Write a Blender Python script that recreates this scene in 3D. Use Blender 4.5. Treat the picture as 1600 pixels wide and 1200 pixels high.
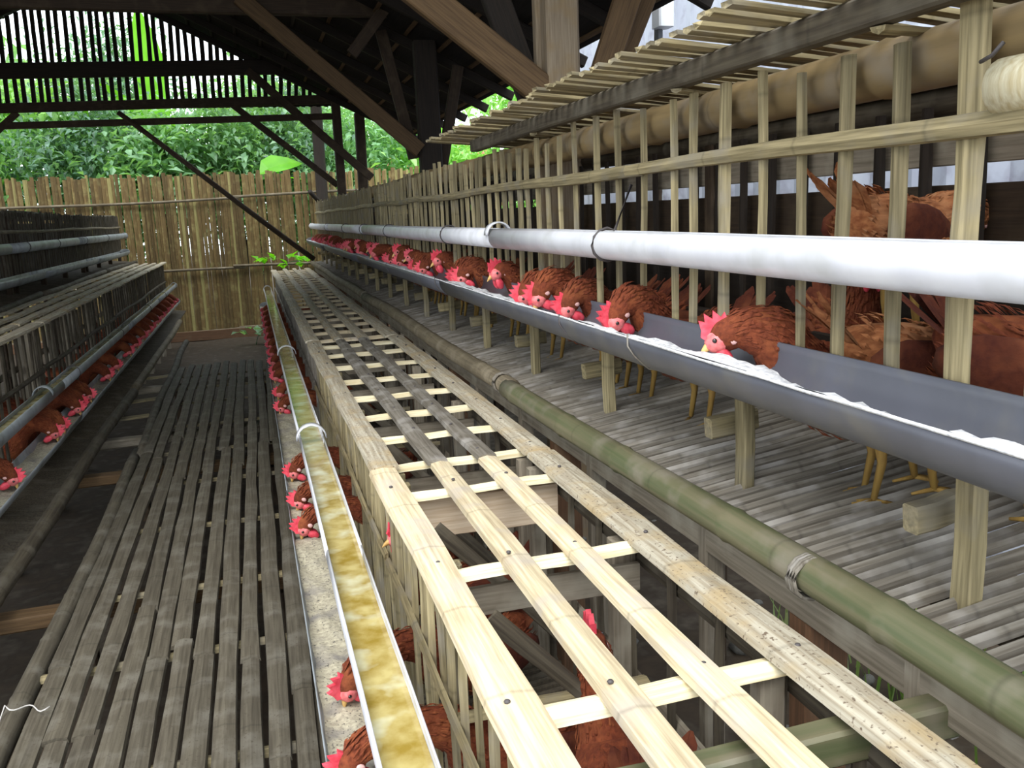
import bpy, math, random
from mathutils import Matrix, Vector
from math import sin, cos, pi, radians
R = random.Random(7)
scn = bpy.context.scene
COL = scn.collection
for o in list(bpy.data.objects): bpy.data.objects.remove(o, do_unlink=True)

# ------------------------------------------------------------------ camera, sky, sun, exposure
def v_cam(vx, vy, xv, f):
    dy = Vector(((vx-800)/f, -(vy-600)/f, -1)).normalized()
    a, b, c = vx-800, vy-600, xv-800
    yv = -(a*c+f*f)/b
    dz = -Vector((c/f, -yv/f, -1)).normalized()
    dx = dy.cross(dz)
    return Matrix((dx, dy, dz))          # rows: world axes in camera coordinates = rotation camera -> world
cam_d = bpy.data.cameras.new('camera'); cam = bpy.data.objects.new('camera', cam_d); COL.objects.link(cam)
cam_d.sensor_width = 36; cam_d.lens = 1400/1600*36; cam_d.clip_start = .02; cam_d.clip_end = 300
cam.matrix_world = Matrix.Translation((0, 0, 1.8)) @ v_cam(387, 347, 1110, 1400).to_4x4()
scn.camera = cam
w = bpy.data.worlds.new('world'); scn.world = w; w.use_nodes = True
bg = w.node_tree.nodes['Background']; bg.inputs[0].default_value = (.86, .94, 1, 1); bg.inputs[1].default_value = 1.95
sd = bpy.data.lights.new('sun', 'SUN'); sd.energy = 2.5; sd.angle = radians(50); sd.color = (1, .98, .94)
sun = bpy.data.objects.new('sun', sd); COL.objects.link(sun)
sun.rotation_euler = Vector((.42, .60, -1.0)).to_track_quat('-Z', 'Y').to_euler()
vs = scn.view_settings
vs.view_transform = 'Standard'; vs.look = 'None'; vs.gamma = 1; vs.use_curve_mapping = False; vs.exposure = .62

# ------------------------------------------------------------------ materials
MATS = {}
def lin(c): return tuple((x/12.92 if x <= .04045 else ((x+.055)/1.055)**2.4) for x in c)
def mat(name, c1, c2=None, c3=None, scale=(120, 120, 5), rough=.75, bump=.3, rand=.25, spots=0, nodes=0, spec=.3, speck=None, metal=0):
    """c1/c2 grain mix, c3 blotches; colours given as sRGB 0..1"""
    if name in MATS: return MATS[name]
    m = bpy.data.materials.new(name); m.use_nodes = True; MATS[name] = m
    nt = m.node_tree; N = nt.nodes; L = nt.links
    p = N['Principled BSDF']; p.inputs['Roughness'].default_value = rough
    p.inputs['Specular IOR Level'].default_value = spec; p.inputs['Metallic'].default_value = metal
    c2 = c2 or c1
    tc = N.new('ShaderNodeTexCoord'); oi = N.new('ShaderNodeObjectInfo')
    off = N.new('ShaderNodeVectorMath'); off.operation = 'SCALE'; off.inputs[0].default_value = (13, 7, 29)
    L.new(oi.outputs['Random'], off.inputs['Scale'])
    add = N.new('ShaderNodeVectorMath'); add.operation = 'ADD'
    L.new(tc.outputs['Object'], add.inputs[0]); L.new(off.outputs[0], add.inputs[1])
    mp = N.new('ShaderNodeMapping'); mp.inputs['Scale'].default_value = scale; L.new(add.outputs[0], mp.inputs[0])
    n1 = N.new('ShaderNodeTexNoise'); n1.inputs['Scale'].default_value = 1; n1.inputs['Detail'].default_value = 5; L.new(mp.outputs[0], n1.inputs['Vector'])
    r1 = N.new('ShaderNodeMapRange'); r1.inputs[1].default_value = .32; r1.inputs[2].default_value = .68; L.new(n1.outputs['Fac'], r1.inputs[0])
    mx = N.new('ShaderNodeMix'); mx.data_type = 'RGBA'; L.new(r1.outputs[0], mx.inputs[0])
    mx.inputs[6].default_value = (*lin(c1), 1); mx.inputs[7].default_value = (*lin(c2), 1); out = mx.outputs[2]
    if c3:
        n2 = N.new('ShaderNodeTexNoise'); n2.inputs['Scale'].default_value = 9; n2.inputs['Detail'].default_value = 3; L.new(add.outputs[0], n2.inputs['Vector'])
        r2 = N.new('ShaderNodeMapRange'); r2.inputs[1].default_value = .5; r2.inputs[2].default_value = .72; L.new(n2.outputs['Fac'], r2.inputs[0])
        m2 = N.new('ShaderNodeMix'); m2.data_type = 'RGBA'; L.new(r2.outputs[0], m2.inputs[0]); L.new(out, m2.inputs[6]); m2.inputs[7].default_value = (*lin(c3), 1); out = m2.outputs[2]
    if speck:
        n3 = N.new('ShaderNodeTexNoise'); n3.inputs['Scale'].default_value = 110; n3.inputs['Detail'].default_value = 2; L.new(add.outputs[0], n3.inputs['Vector'])
        r3 = N.new('ShaderNodeMapRange'); r3.inputs[1].default_value = .6; r3.inputs[2].default_value = .7; L.new(n3.outputs['Fac'], r3.inputs[0])
        m3 = N.new('ShaderNodeMix'); m3.data_type = 'RGBA'; L.new(r3.outputs[0], m3.inputs[0]); L.new(out, m3.inputs[6]); m3.inputs[7].default_value = (*lin(speck), 1); out = m3.outputs[2]
    if nodes:                                      # dark growth rings of bamboo every `nodes` metres along z
        sx = N.new('ShaderNodeSeparateXYZ'); L.new(add.outputs[0], sx.inputs[0])
        fr = N.new('ShaderNodeMath'); fr.operation = 'PINGPONG'; fr.inputs[1].default_value = nodes/2; L.new(sx.outputs[2], fr.inputs[0])
        rr = N.new('ShaderNodeMapRange'); rr.inputs[1].default_value = 0; rr.inputs[2].default_value = .008; rr.inputs[3].default_value = .74; rr.inputs[4].default_value = 1; L.new(fr.outputs[0], rr.inputs[0])
        m4 = N.new('ShaderNodeMix'); m4.data_type = 'RGBA'; m4.blend_type = 'MULTIPLY'; m4.inputs[0].default_value = 1; L.new(out, m4.inputs[6]); L.new(rr.outputs[0], m4.inputs[7]); out = m4.outputs[2]
    hv = N.new('ShaderNodeHueSaturation'); L.new(out, hv.inputs['Color'])
    rv = N.new('ShaderNodeMapRange'); rv.inputs[3].default_value = 1-rand; rv.inputs[4].default_value = 1+rand; L.new(oi.outputs['Random'], rv.inputs[0]); L.new(rv.outputs[0], hv.inputs['Value'])
    L.new(hv.outputs[0], p.inputs['Base Color'])
    if bump:
        b = N.new('ShaderNodeBump'); b.inputs['Strength'].default_value = bump; b.inputs['Distance'].default_value = .004; L.new(n1.outputs['Fac'], b.inputs['Height']); L.new(b.outputs[0], p.inputs['Normal'])
    return m
mat('bam_fresh', (.83, .77, .645), (.66, .59, .475), (.70, .655, .60), nodes=.34, rand=.1)
mat('bam_cut', (.90, .865, .75), (.78, .71, .55), rand=.1)
mat('bam_slat', (.62, .565, .43), (.41, .37, .27), (.50, .47, .41), nodes=.37, rand=.28)
mat('bam_grey', (.50, .475, .435), (.36, .33, .29), (.60, .58, .555), nodes=.4, rand=.16)
mat('bam_dusty', (.72, .69, .62), (.55, .50, .42), (.66, .58, .44), speck=(.42, .36, .3), nodes=.42, rand=.08)
mat('bam_walk', (.345, .32, .27), (.25, .225, .185), (.39, .37, .33), nodes=.6, rand=.1, speck=(.28, .25, .21))
mat('bam_green', (.29, .315, .205), (.41, .385, .295), (.46, .435, .375), scale=(55, 55, 1.6), nodes=.55, rand=.05, rough=.5, spec=.5)
mat('bam_rail', (.44, .40, .32), (.36, .32, .26), (.50, .46, .39), nodes=.42, rand=.08)
mat('bam_pole', (.58, .49, .34), (.46, .39, .28), (.54, .49, .42), scale=(25, 25, 1.5), nodes=.5, rand=.06, rough=.55)
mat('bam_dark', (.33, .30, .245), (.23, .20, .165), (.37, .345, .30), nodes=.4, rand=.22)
mat('bam_fence', (.46, .38, .235), (.34, .275, .165), (.50, .45, .29), nodes=.6, rand=.3)
mat('bam_fence_light', (.62, .58, .38), (.48, .45, .27), nodes=.6, rand=.2)
mat('wood_beam', (.24, .185, .13), (.17, .13, .095), (.28, .23, .17), rand=.15)
mat('wood_post', (.55, .49, .41), (.44, .38, .31), (.50, .42, .31), rand=.1)
mat('wood_tan', (.40, .31, .205), (.30, .225, .145), rand=.1)
mat('wood_brown', (.44, .32, .23), (.34, .25, .18), (.42, .33, .25), rand=.1)
mat('wood_pale', (.86, .78, .68), (.76, .66, .55), rand=.08)
mat('wood_grey', (.54, .50, .44), (.42, .385, .33), (.58, .55, .49), rand=.14)
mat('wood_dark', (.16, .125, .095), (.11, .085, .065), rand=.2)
mat('thatch', (.13, .10, .075), (.08, .06, .045), scale=(50, 4, 50), rand=0, bump=.8, rough=.95)
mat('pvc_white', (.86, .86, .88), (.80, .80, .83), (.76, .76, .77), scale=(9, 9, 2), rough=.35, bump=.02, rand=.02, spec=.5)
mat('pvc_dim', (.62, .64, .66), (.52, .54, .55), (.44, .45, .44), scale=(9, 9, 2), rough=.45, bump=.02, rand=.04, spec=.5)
mat('pvc_grey', (.345, .35, .385), (.315, .32, .35), (.38, .375, .375), scale=(9, 9, 2), rough=.42, bump=.03, rand=.02, spec=.5)
mat('pvc_trough', (.60, .62, .64), (.50, .52, .53), (.42, .42, .40), scale=(9, 9, 2), rough=.5, bump=.03, rand=.03)
mat('water', (.72, .66, .44), (.56, .47, .20), (.80, .80, .70), scale=(18, 18, 7), rough=.12, bump=.02, rand=0, spec=.6)
mat('feed', (.74, .71, .62), (.60, .57, .50), (.52, .50, .48), scale=(70, 70, 70), rough=.95, bump=.8, rand=0, speck=(.36, .34, .32))
mat('feed_white', (.86, .86, .86), (.68, .68, .70), scale=(90, 90, 90), rough=.95, bump=.8, rand=0)
mat('wire', (.30, .28, .28), rand=0, rough=.5, bump=0)
mat('string', (.72, .70, .68), rand=0, bump=0)
mat('feather', (.47, .23, .13), (.35, .155, .09), (.54, .30, .17), scale=(90, 90, 90), rough=.9, bump=.9, rand=.18)
mat('feather_pale', (.66, .43, .27), (.48, .27, .15), (.70, .50, .35), scale=(30, 90, 90), rough=.9, bump=.9, rand=.1)
mat('feather_dark', (.34, .16, .09), (.26, .10, .06), (.44, .24, .14), scale=(60, 60, 60), rough=.9, bump=.9, rand=.15)
mat('comb', (.90, .34, .40), (.80, .20, .27), scale=(60, 60, 60), rough=.5, bump=.3, rand=.1, spec=.5)
mat('face', (.90, .52, .52), (.80, .38, .38), scale=(80, 80, 80), rough=.6, bump=.3, rand=.08)
mat('beak', (.88, .74, .48), (.80, .62, .36), rough=.4, bump=0, rand=.05)
mat('lobe', (.84, .66, .64), rough=.6, bump=0, rand=.05)
mat('eye', (.12, .06, .04), rough=.1, bump=0, rand=0, spec=.8)
mat('leg', (.60, .48, .24), (.50, .38, .19), bump=.2, rand=.1)
mat('soil', (.27, .225, .175), (.17, .14, .11), (.33, .295, .25), scale=(9, 9, 9), rough=.95, bump=1, rand=0)
mat('stone', (.46, .45, .43), (.34, .33, .31), scale=(20, 20, 20), rand=.25)
mat('zinc', (.78, .80, .84), (.66, .68, .74), (.60, .60, .66), scale=(12, 1.5, 2), rough=.4, metal=.0, bump=.05, rand=.05)
mat('white_plastic', (.92, .93, .95), rough=.4, bump=0, rand=0)
mat('plaster', (.88, .84, .80), (.80, .76, .72), scale=(3, 3, 3), rand=0)
mat('roof_tile', (.74, .42, .36), (.62, .34, .28), scale=(14, 3, 14), rand=.1)
mat('straw', (.74, .58, .28), (.60, .46, .20), rand=.2)
def leafmat(name, c, c2, tr=.35):
    m = mat(name, c, c2, scale=(5, 5, 5), rough=.38, bump=.1, rand=.25, spec=.6)
    nt = m.node_tree; p = nt.nodes['Principled BSDF']; out = nt.nodes['Material Output']
    t = nt.nodes.new('ShaderNodeBsdfTranslucent'); t.inputs[0].default_value = (*lin((c[0]*1.1, min(1, c[1]*1.15), c[2]*.7)), 1)
    mx = nt.nodes.new('ShaderNodeMixShader'); mx.inputs[0].default_value = tr
    nt.links.new(p.outputs[0], mx.inputs[1]); nt.links.new(t.outputs[0], mx.inputs[2]); nt.links.new(mx.outputs[0], out.inputs[0])
leafmat('leaf_dark', (.46, .60, .52), (.22, .36, .26))
leafmat('leaf_mid', (.58, .74, .58), (.30, .46, .28))
leafmat('leaf_light', (.64, .82, .50), (.52, .72, .38))
leafmat('leaf_banana', (.44, .68, .22), (.36, .58, .16), .45)
leafmat('leaf_lime', (.50, .80, .16), (.40, .70, .10), .45)
leafmat('grass', (.42, .55, .28), (.52, .54, .34))

# ------------------------------------------------------------------ mesh prototypes (plain vertex/face lists) and object helpers
class Proto:
    def __init__(s, v, f, smooth=False): s.v = [Vector(p) for p in v]; s.f = f; s.smooth = smooth; s.cache = {}
    def mesh(s, m):
        if m not in s.cache:
            me = bpy.data.meshes.new(m); me.from_pydata([tuple(p) for p in s.v], [], s.f); me.materials.append(MATS[m])
            if s.smooth: me.polygons.foreach_set('use_smooth', [True]*len(me.polygons))
            s.cache[m] = me
        return s.cache[m]
WM = {}
def tag(o, label=None, cat=None, group=None, kind=None):
    if label: o['label'] = label
    if cat: o['category'] = cat
    if group: o['group'] = group
    if kind: o['kind'] = kind
    return o
def thing(name, loc, label, cat, group=None):
    o = bpy.data.objects.new(name, None); COL.objects.link(o); o.empty_display_size = .1
    o.matrix_basis = Matrix.Translation(loc); WM[o] = Matrix.Translation(loc)
    return tag(o, label, cat, group)
def put(name, proto, m, parent=None, M=None):
    M = M if M is not None else Matrix()
    o = bpy.data.objects.new(name, proto.mesh(m) if isinstance(proto, Proto) else proto); COL.objects.link(o)
    if parent is not None:
        o.parent = parent; o.matrix_basis = WM[parent].inverted() @ M
    else: o.matrix_basis = M
    WM[o] = M
    return o
def joined(name, bag, m, parent, smooth=False):
    """many small pieces too far away to pick apart: one part"""
    v, f = [], []
    for pr, M in bag:
        b = len(v); v += [M @ p for p in pr.v]; f += [tuple(i+b for i in q) for q in pr.f]
    inv = WM[parent].inverted() if parent is not None else Matrix()
    return tag(put(name, Proto([inv @ p for p in v], f, smooth), m, parent, WM[parent] if parent is not None else None), kind='stuff')
def merge(parts):
    v, f = [], []
    for pr, M in parts:
        b = len(v); v += [M @ p for p in pr.v]; f += [tuple(i+b for i in q) for q in pr.f]
    return Proto(v, f, parts[0][0].smooth)
def frame(p0, p1, n=(0, 0, 1), sz=1):
    """local z from p0 to p1, local y towards n"""
    p0, p1, n = Vector(p0), Vector(p1), Vector(n)
    z = (p1-p0).normalized(); x = n.cross(z)
    if x.length < 1e-4: x = Vector((1, 0, 0)).cross(z) if abs(z.x) < .9 else Vector((0, 1, 0)).cross(z)
    x.normalize(); y = z.cross(x)
    M = Matrix((x, y, z)).transposed().to_4x4(); M.translation = p0
    return M @ Matrix.Diagonal((1, 1, sz, 1))
def sweep(rings, closed=True, cap=True, smooth=True):
    n = len(rings[0]); v = [p for r in rings for p in r]; f = []
    for i in range(len(rings)-1):
        for j in range(n if closed else n-1):
            k = (j+1) % n; f.append((i*n+j, i*n+k, (i+1)*n+k, (i+1)*n+j))
    if cap and closed: f.append(tuple(range(n-1, -1, -1))); f.append(tuple(range((len(rings)-1)*n, len(rings)*n)))
    return Proto(v, f, smooth)
def strip(L, wd, t, seed, segs=4, wob=.004, taper=.08):
    """split bamboo: convex outer face (+y), flat back, node swellings, slightly crooked; z 0..L"""
    r = random.Random(seed); rings = []; ph = r.random()*6
    for i in range(segs+1):
        z = L*i/segs; k = 1+r.uniform(-taper, taper); ox = wob*sin(ph+i*1.3)*r.uniform(.4, 1.2); oy = wob*.5*sin(ph*2+i*1.7)
        W = wd*k/2; tt = t*r.uniform(.88, 1.12)
        rings.append([(ox-W, oy, z), (ox-W*.86, oy+tt*.62, z), (ox, oy+tt, z), (ox+W*.86, oy+tt*.62, z), (ox+W, oy, z)])
    for q in range(5):
        x, y, z = rings[0][q]; rings[0][q] = (x, y, z-r.uniform(0, .006))
    return sweep(rings, smooth=False)
def pole(L, rad, seed, node=.4, n=10, bend=.01, taper=.1):
    """whole bamboo culm with swollen nodes, z 0..L"""
    r = random.Random(seed); rings = []; zs = [0]; z = r.uniform(.1, node)
    while z < L-.03: zs += [z-.018, z, z+.018]; z += node*r.uniform(.85, 1.15)
    zs.append(L); ph = r.random()*6
    for i, z in enumerate(zs):
        k = (1-taper*z/L)*(1.09 if (i % 3 == 2 and 0 < i < len(zs)-1) else 1)
        ox, oy = bend*sin(ph+z*1.9), bend*cos(ph*1.7+z*1.4)
        rings.append([(ox+rad*k*cos(2*pi*j/n), oy+rad*k*sin(2*pi*j/n), z) for j in range(n)])
    return sweep(rings)
def plank(L, a, b, seed=0, wob=.003, bev=.12):
    """sawn timber with chamfered edges, z 0..L, section a (x) by b (y)"""
    r = random.Random(seed); c = min(a, b)*bev; rings = []
    for i in range(4):
        z = L*i/3; ox, oy = r.uniform(-wob, wob), r.uniform(-wob, wob); A, B = a/2, b/2
        rings.append([(ox+x, oy+y, z) for x, y in ((-A, -B+c), (-A+c, -B), (A-c, -B), (A, -B+c), (A, B-c), (A-c, B), (-A+c, B), (-A, B-c))])
    return sweep(rings, smooth=False)
def tube(pts, rad, n=6):
    pts = [Vector(p) for p in pts]; rings = []
    for i, p in enumerate(pts):
        t = (pts[min(i+1, len(pts)-1)]-pts[max(i-1, 0)]).normalized(); a = Vector((0, 0, 1)) if abs(t.z) < .9 else Vector((1, 0, 0))
        x = a.cross(t).normalized(); y = t.cross(x); rr = rad[i] if isinstance(rad, (list, tuple)) else rad
        rings.append([p+x*rr*cos(2*pi*j/n)+y*rr*sin(2*pi*j/n) for j in range(n)])
    return sweep(rings)
def blob(c, rx, ry, rz, nu=10, nv=7, M=None):
    v = [Vector((c[0], c[1], c[2]+rz))]; f = []
    for i in range(1, nv):
        for j in range(nu): a, b = pi*i/nv, 2*pi*j/nu; v.append(Vector((c[0]+rx*sin(a)*cos(b), c[1]+ry*sin(a)*sin(b), c[2]+rz*cos(a))))
    v.append(Vector((c[0], c[1], c[2]-rz))); e = len(v)-1
    for j in range(nu):
        k = (j+1) % nu; f.append((0, 1+j, 1+k)); f.append((e, 1+(nv-2)*nu+k, 1+(nv-2)*nu+j))
        for i in range(nv-2): f.append((1+i*nu+j, 1+(i+1)*nu+j, 1+(i+1)*nu+k, 1+i*nu+k))
    if M: v = [M @ p for p in v]
    return Proto(v, f, True)
def gutter(L, rad, th, a0, a1, n=14, segs=8, sag=.004, seed=0):
    """open pipe running along +y; kept angles a0..a1 (degrees, 0 = +x, 90 = up)"""
    r = random.Random(seed); rings = []
    for i in range(segs+1):
        y = L*i/segs; o = r.uniform(-sag, sag) if 0 < i < segs else 0; q = r.uniform(-sag, sag)*.6
        A = [radians(a0+(a1-a0)*j/n) for j in range(n+1)]
        rings.append([(q+rad*cos(a), y, o+rad*sin(a)) for a in A]+[(q+(rad-th)*cos(a), y, o+(rad-th)*sin(a)) for a in reversed(A)])
    p = sweep(rings); return p
ORD = ['nearest', 'second', 'third', 'fourth', 'fifth', 'sixth', 'seventh', 'eighth', 'ninth', 'tenth', 'eleventh', 'twelfth', 'thirteenth', 'fourteenth', 'fifteenth', 'sixteenth', 'seventeenth', 'eighteenth', 'nineteenth', 'twentieth', 'twenty-first', 'twenty-second', 'twenty-third', 'twenty-fourth', 'twenty-fifth', 'twenty-sixth', 'twenty-seventh', 'twenty-eighth', 'twenty-ninth', 'thirtieth', 'thirty-first', 'thirty-second', 'thirty-third', 'thirty-fourth', 'thirty-fifth', 'thirty-sixth', 'thirty-seventh', 'thirty-eighth', 'thirty-ninth', 'fortieth', 'forty-first', 'forty-second', 'forty-third', 'forty-fourth', 'forty-fifth', 'forty-sixth', 'forty-seventh', 'forty-eighth']
def variants(fn, n): return [fn(i) for i in range(n)]
FAR = 9.0                                            # beyond this the thin slats are a few pixels: joined

# ------------------------------------------------------------------ ground
gv, gf = [], []; nx, ny = 50, 80
def gz(x, y): return (-.13*max(0, min(1, (y-8)/7))) + .02*sin(x*2.3+y)*cos(y*1.7)+.015*sin(x*7.1)*sin(y*5.3)
xs = [-40+30*i/8 for i in range(8)]+[-10+20*i/34 for i in range(34)]+[10+30*i/8 for i in range(9)]
ys = [-12+12*i/8 for i in range(8)]+[18*i/56 for i in range(56)]+[18+42*i/10 for i in range(11)]
for y in ys:
    for x in xs: gv.append((x, y, gz(x, y)))
W_ = len(xs)
for j in range(len(ys)-1):
    for i in range(W_-1): gf.append((j*W_+i, j*W_+i+1, (j+1)*W_+i+1, (j+1)*W_+i))
g = put('ground', Proto(gv, gf, True), 'soil'); tag(g, 'bare dark soil under the walkway and the cages', 'ground', kind='structure')

# ------------------------------------------------------------------ roof (right slope, left slope) with rafters and battens
RX, RZ, SL = -1.8, 4.92, .49
def roof_z(x): return RZ-SL*abs(x-RX)
Y0, Y1 = 2.6, 13.65
def slab(x0, x1):
    v = []
    for y in (Y0, Y1):
        for x, dz in ((x0, 0), (x1, 0), (x1, .12), (x0, .12)): v.append((x, y, roof_z(x)+.1+dz))
    return Proto(v, [(0, 1, 2, 3), (7, 6, 5, 4), (0, 4, 5, 1), (1, 5, 6, 2), (2, 6, 7, 3), (3, 7, 4, 0)])
roof = put('roof', merge([(slab(RX, 2.45), Matrix()), (slab(-6.1, RX), Matrix())]), 'thatch'); tag(roof, 'dark thatched roof over the far part of the cage rows', 'roof', kind='structure')
rafter = plank(4.78, .06, .08, 3); batten = plank(Y1-Y0-.1, .035, .025, 5)
for y in [Y0+.1+i*.95 for i in range(12)]:
    for s in (1, -1):
        x1 = RX+s*4.22; put('rafter', rafter, 'wood_dark', roof, frame((RX, y, roof_z(RX)+.03), (x1, y, roof_z(x1)+.03), (0, 0, 1)))
for i in range(15):
    for s in (1, -1):
        x = RX+s*(.12+i*.29); put('roof_batten', batten, 'wood_tan' if i > 8 and s > 0 else 'wood_dark', roof, frame((x, Y0+.05, roof_z(x)+.09), (x, Y1-.05, roof_z(x)+.09), (s*.44, 0, .9)))

# ------------------------------------------------------------------ trusses: post, tie beam, knee braces
def timber(parent, name, p0, p1, a, b, m, n=(0, 1, 0), seed=0):
    p0, p1 = Vector(p0), Vector(p1); return put(name, plank((p1-p0).length, a, b, seed), m, parent, frame(p0, p1, n))
t1 = thing('roof_truss', (1.58, 4.4, 0), 'pale squared roof post with wide knee braces, behind the near right cages', 'roof truss', 'roof trusses')
timber(t1, 'post', (1.56, 4.4, 0), (1.56, 4.4, 3.2), .17, .12, 'wood_post', seed=1)
timber(t1, 'post_board', (1.485, 4.47, 0), (1.485, 4.47, 3.2), .07, .06, 'wood_post', seed=2)
timber(t1, 'knee_brace', (1.50, 4.38, 2.34), (-.25, 4.38, 3.66), .15, .06, 'wood_tan', seed=3)
timber(t1, 'eave_strut', (1.66, 4.33, 2.2), (1.98, 4.33, 3.02), .13, .05, 'wood_tan', seed=4)
timber(t1, 'eave_strut', (1.76, 4.42, 2.25), (2.10, 4.42, 2.98), .11, .05, 'wood_tan', seed=5)
timber(t1, 'inner_strut', (1.46, 4.52, 2.30), (1.05, 4.60, 3.55), .14, .05, 'wood_dark', seed=6)
timber(t1, 'tie_beam', (-5.4, 4.47, 3.56), (1.9, 4.47, 3.40), .07, .14, 'wood_beam', n=(0, 0, 1), seed=7)
timber(t1, 'post', (-5.2, 4.4, 0), (-5.2, 4.4, 3.2), .15, .12, 'wood_beam', seed=8)
t2 = thing('roof_truss', (1.62, 8.2, 0), 'dark roof post with slanting braces, halfway down the right cages', 'roof truss', 'roof trusses')
timber(t2, 'post', (1.64, 8.2, -.02), (1.64, 8.2, 3.3), .20, .12, 'wood_dark', seed=11)
timber(t2, 'knee_brace', (1.53, 8.12, 2.36), (.10, 8.12, 3.62), .13, .06, 'wood_tan', seed=12)
timber(t2, 'inner_strut', (1.50, 8.26, 2.30), (1.28, 8.30, 3.4), .10, .05, 'wood_beam', seed=13)
timber(t2, 'inner_strut', (1.75, 8.26, 2.20), (1.95, 8.26, 3.1), .10, .05, 'wood_beam', seed=14)
timber(t2, 'tie_beam', (-5.4, 8.2, 3.62), (1.85, 8.2, 3.56), .08, .15, 'wood_beam', n=(0, 0, 1), seed=15)
timber(t2, 'short_strut', (.98, 8.05, 3.16), (1.30, 8.05, 3.55), .10, .05, 'wood_beam', seed=16)
timber(t2, 'post', (-5.2, 8.2, 0), (-5.2, 8.2, 3.2), .15, .12, 'wood_beam', seed=17)
t3 = thing('roof_truss', (1.33, 13.2, -.1), 'far roof truss with long diagonal pole and three dark horizontal rails', 'roof truss', 'roof trusses')
timber(t3, 'post', (1.33, 13.2, -.12), (1.33, 13.2, 3.45), .12, .11, 'wood_beam', seed=21)
timber(t3, 'post', (1.62, 13.3, -.12), (1.66, 13.3, 3.25), .14, .11, 'wood_beam', seed=22)
timber(t3, 'tie_beam', (-5.6, 13.15, 3.76), (1.75, 13.15, 3.87), .09, .19, 'wood_dark', n=(0, 0, 1), seed=23).matrix_basis
timber(t3, 'rail', (-5.4, 13.2, 3.30), (1.75, 13.2, 3.44), .06, .12, 'wood_beam', n=(0, 0, 1), seed=24)
timber(t3, 'rail', (-5.4, 13.2, 3.10), (1.30, 13.2, 3.20), .05, .085, 'wood_beam', n=(0, 0, 1), seed=25)
timber(t3, 'knee_brace', (1.75, 13.08, 2.34), (.18, 13.08, 3.80), .11, .05, 'wood_beam', seed=26)
timber(t3, 'knee_brace', (1.28, 13.26, 2.26), (-.10, 13.26, 3.42), .085, .05, 'wood_beam', seed=27)
put('diagonal_pole', pole(3.1, .038, 28, bend=.012), 'wood_beam', t3, frame((.86, 13.05, 1.25), (-1.56, 13.05, 3.32)))
timber(t3, 'knee_brace', (-3.4, 13.2, 2.7), (-2.7, 13.2, 3.3), .08, .05, 'wood_beam', seed=29)
timber(t3, 'post', (-5.2, 13.2, -.1), (-5.2, 13.2, 3.3), .14, .12, 'wood_beam', seed=30)
ep = thing('end_post', (1.26, 15.7, -.14), 'dark round post beside the bamboo fence beyond the last truss', 'post')
put('trunk', pole(3.9, .105, 31, node=2, bend=.02), 'wood_dark', ep, frame((1.27, 15.7, -.15), (1.24, 15.7, 3.7)))
put('stub_branch', pole(.5, .04, 32, node=1), 'wood_dark', ep, frame((1.26, 15.65, 2.0), (1.02, 15.3, 2.25)))
# gable lattice
gl = thing('gable_lattice', (-1.8, 13.5, 3.35), 'dark vertical bamboo bars filling the gable against the palms', 'lattice')
x = -5.0; k = 0; gvar = variants(lambda i: strip(1, .058, .02, 100+i, 4, .006), 5)
while x < 1.6:
    h = roof_z(x)+.06-3.36
    if h > .06: put('bar', gvar[k % 5], 'wood_dark', gl, frame((x+R.uniform(-.008, .008), 13.45, 3.36), (x+.02+R.uniform(-.01, .01), 13.45, 3.36+h), (0, -1, 0), h))
    x += .099+R.uniform(-.008, .008); k += 1
put('sill', plank(6.8, .05, .05, 9), 'wood_dark', gl, frame((-5.2, 13.42, 3.35), (1.6, 13.42, 3.40)))

# ------------------------------------------------------------------ fence of split bamboo
fn = thing('bamboo_fence', (0, 16, -.15), 'tall brown split-bamboo fence closing the far end', 'fence')
fv = variants(lambda i: strip(2.8, .062, .014, 200+i, 5, .004), 8)
x = -5.2; k = 0
while x < 4.6:
    wd = R.choice((.7, .85, 1, 1, 1.15)); x += .062*wd*.5; h = (2.79+R.uniform(-.05, .03))/2.8
    m = 'bam_fence_light' if R.random() < .13 else 'bam_fence'
    lean = R.uniform(-.012, .012)
    M = frame((x, 16+R.uniform(-.012, .012), -.17), (x+lean*2, 16+R.uniform(-.01, .01), 2.63), (0, -1, 0), h) @ Matrix.Diagonal((wd, 1, 1, 1))
    put('slat', fv[k % 8], m, fn, M); x += .062*wd*.5+R.choice((-.008, -.005, -.003, -.002, 0, .005)); k += 1
for (z0, z1, s) in ((2.14, 2.26, 1), (1.06, 1.03, 2), (.02, .02, 3)):
    put('rail', pole(5.1, .024, 40+s, bend=.012), 'bam_rail', fn, frame((-5.2, 15.93, z0), (-.15, 15.93, (z0+z1)/2)))
    put('rail', pole(4.9, .024, 50+s, bend=.012), 'bam_rail', fn, frame((-.3, 15.92, (z0+z1)/2+.03), (4.6, 15.92, z1+.02)))
timber(fn, 'foot_board', (-5, 15.9, -.05), (4.4, 15.9, -.05), .03, .16, 'wood_brown', n=(0, 0, 1), seed=33)

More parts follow.
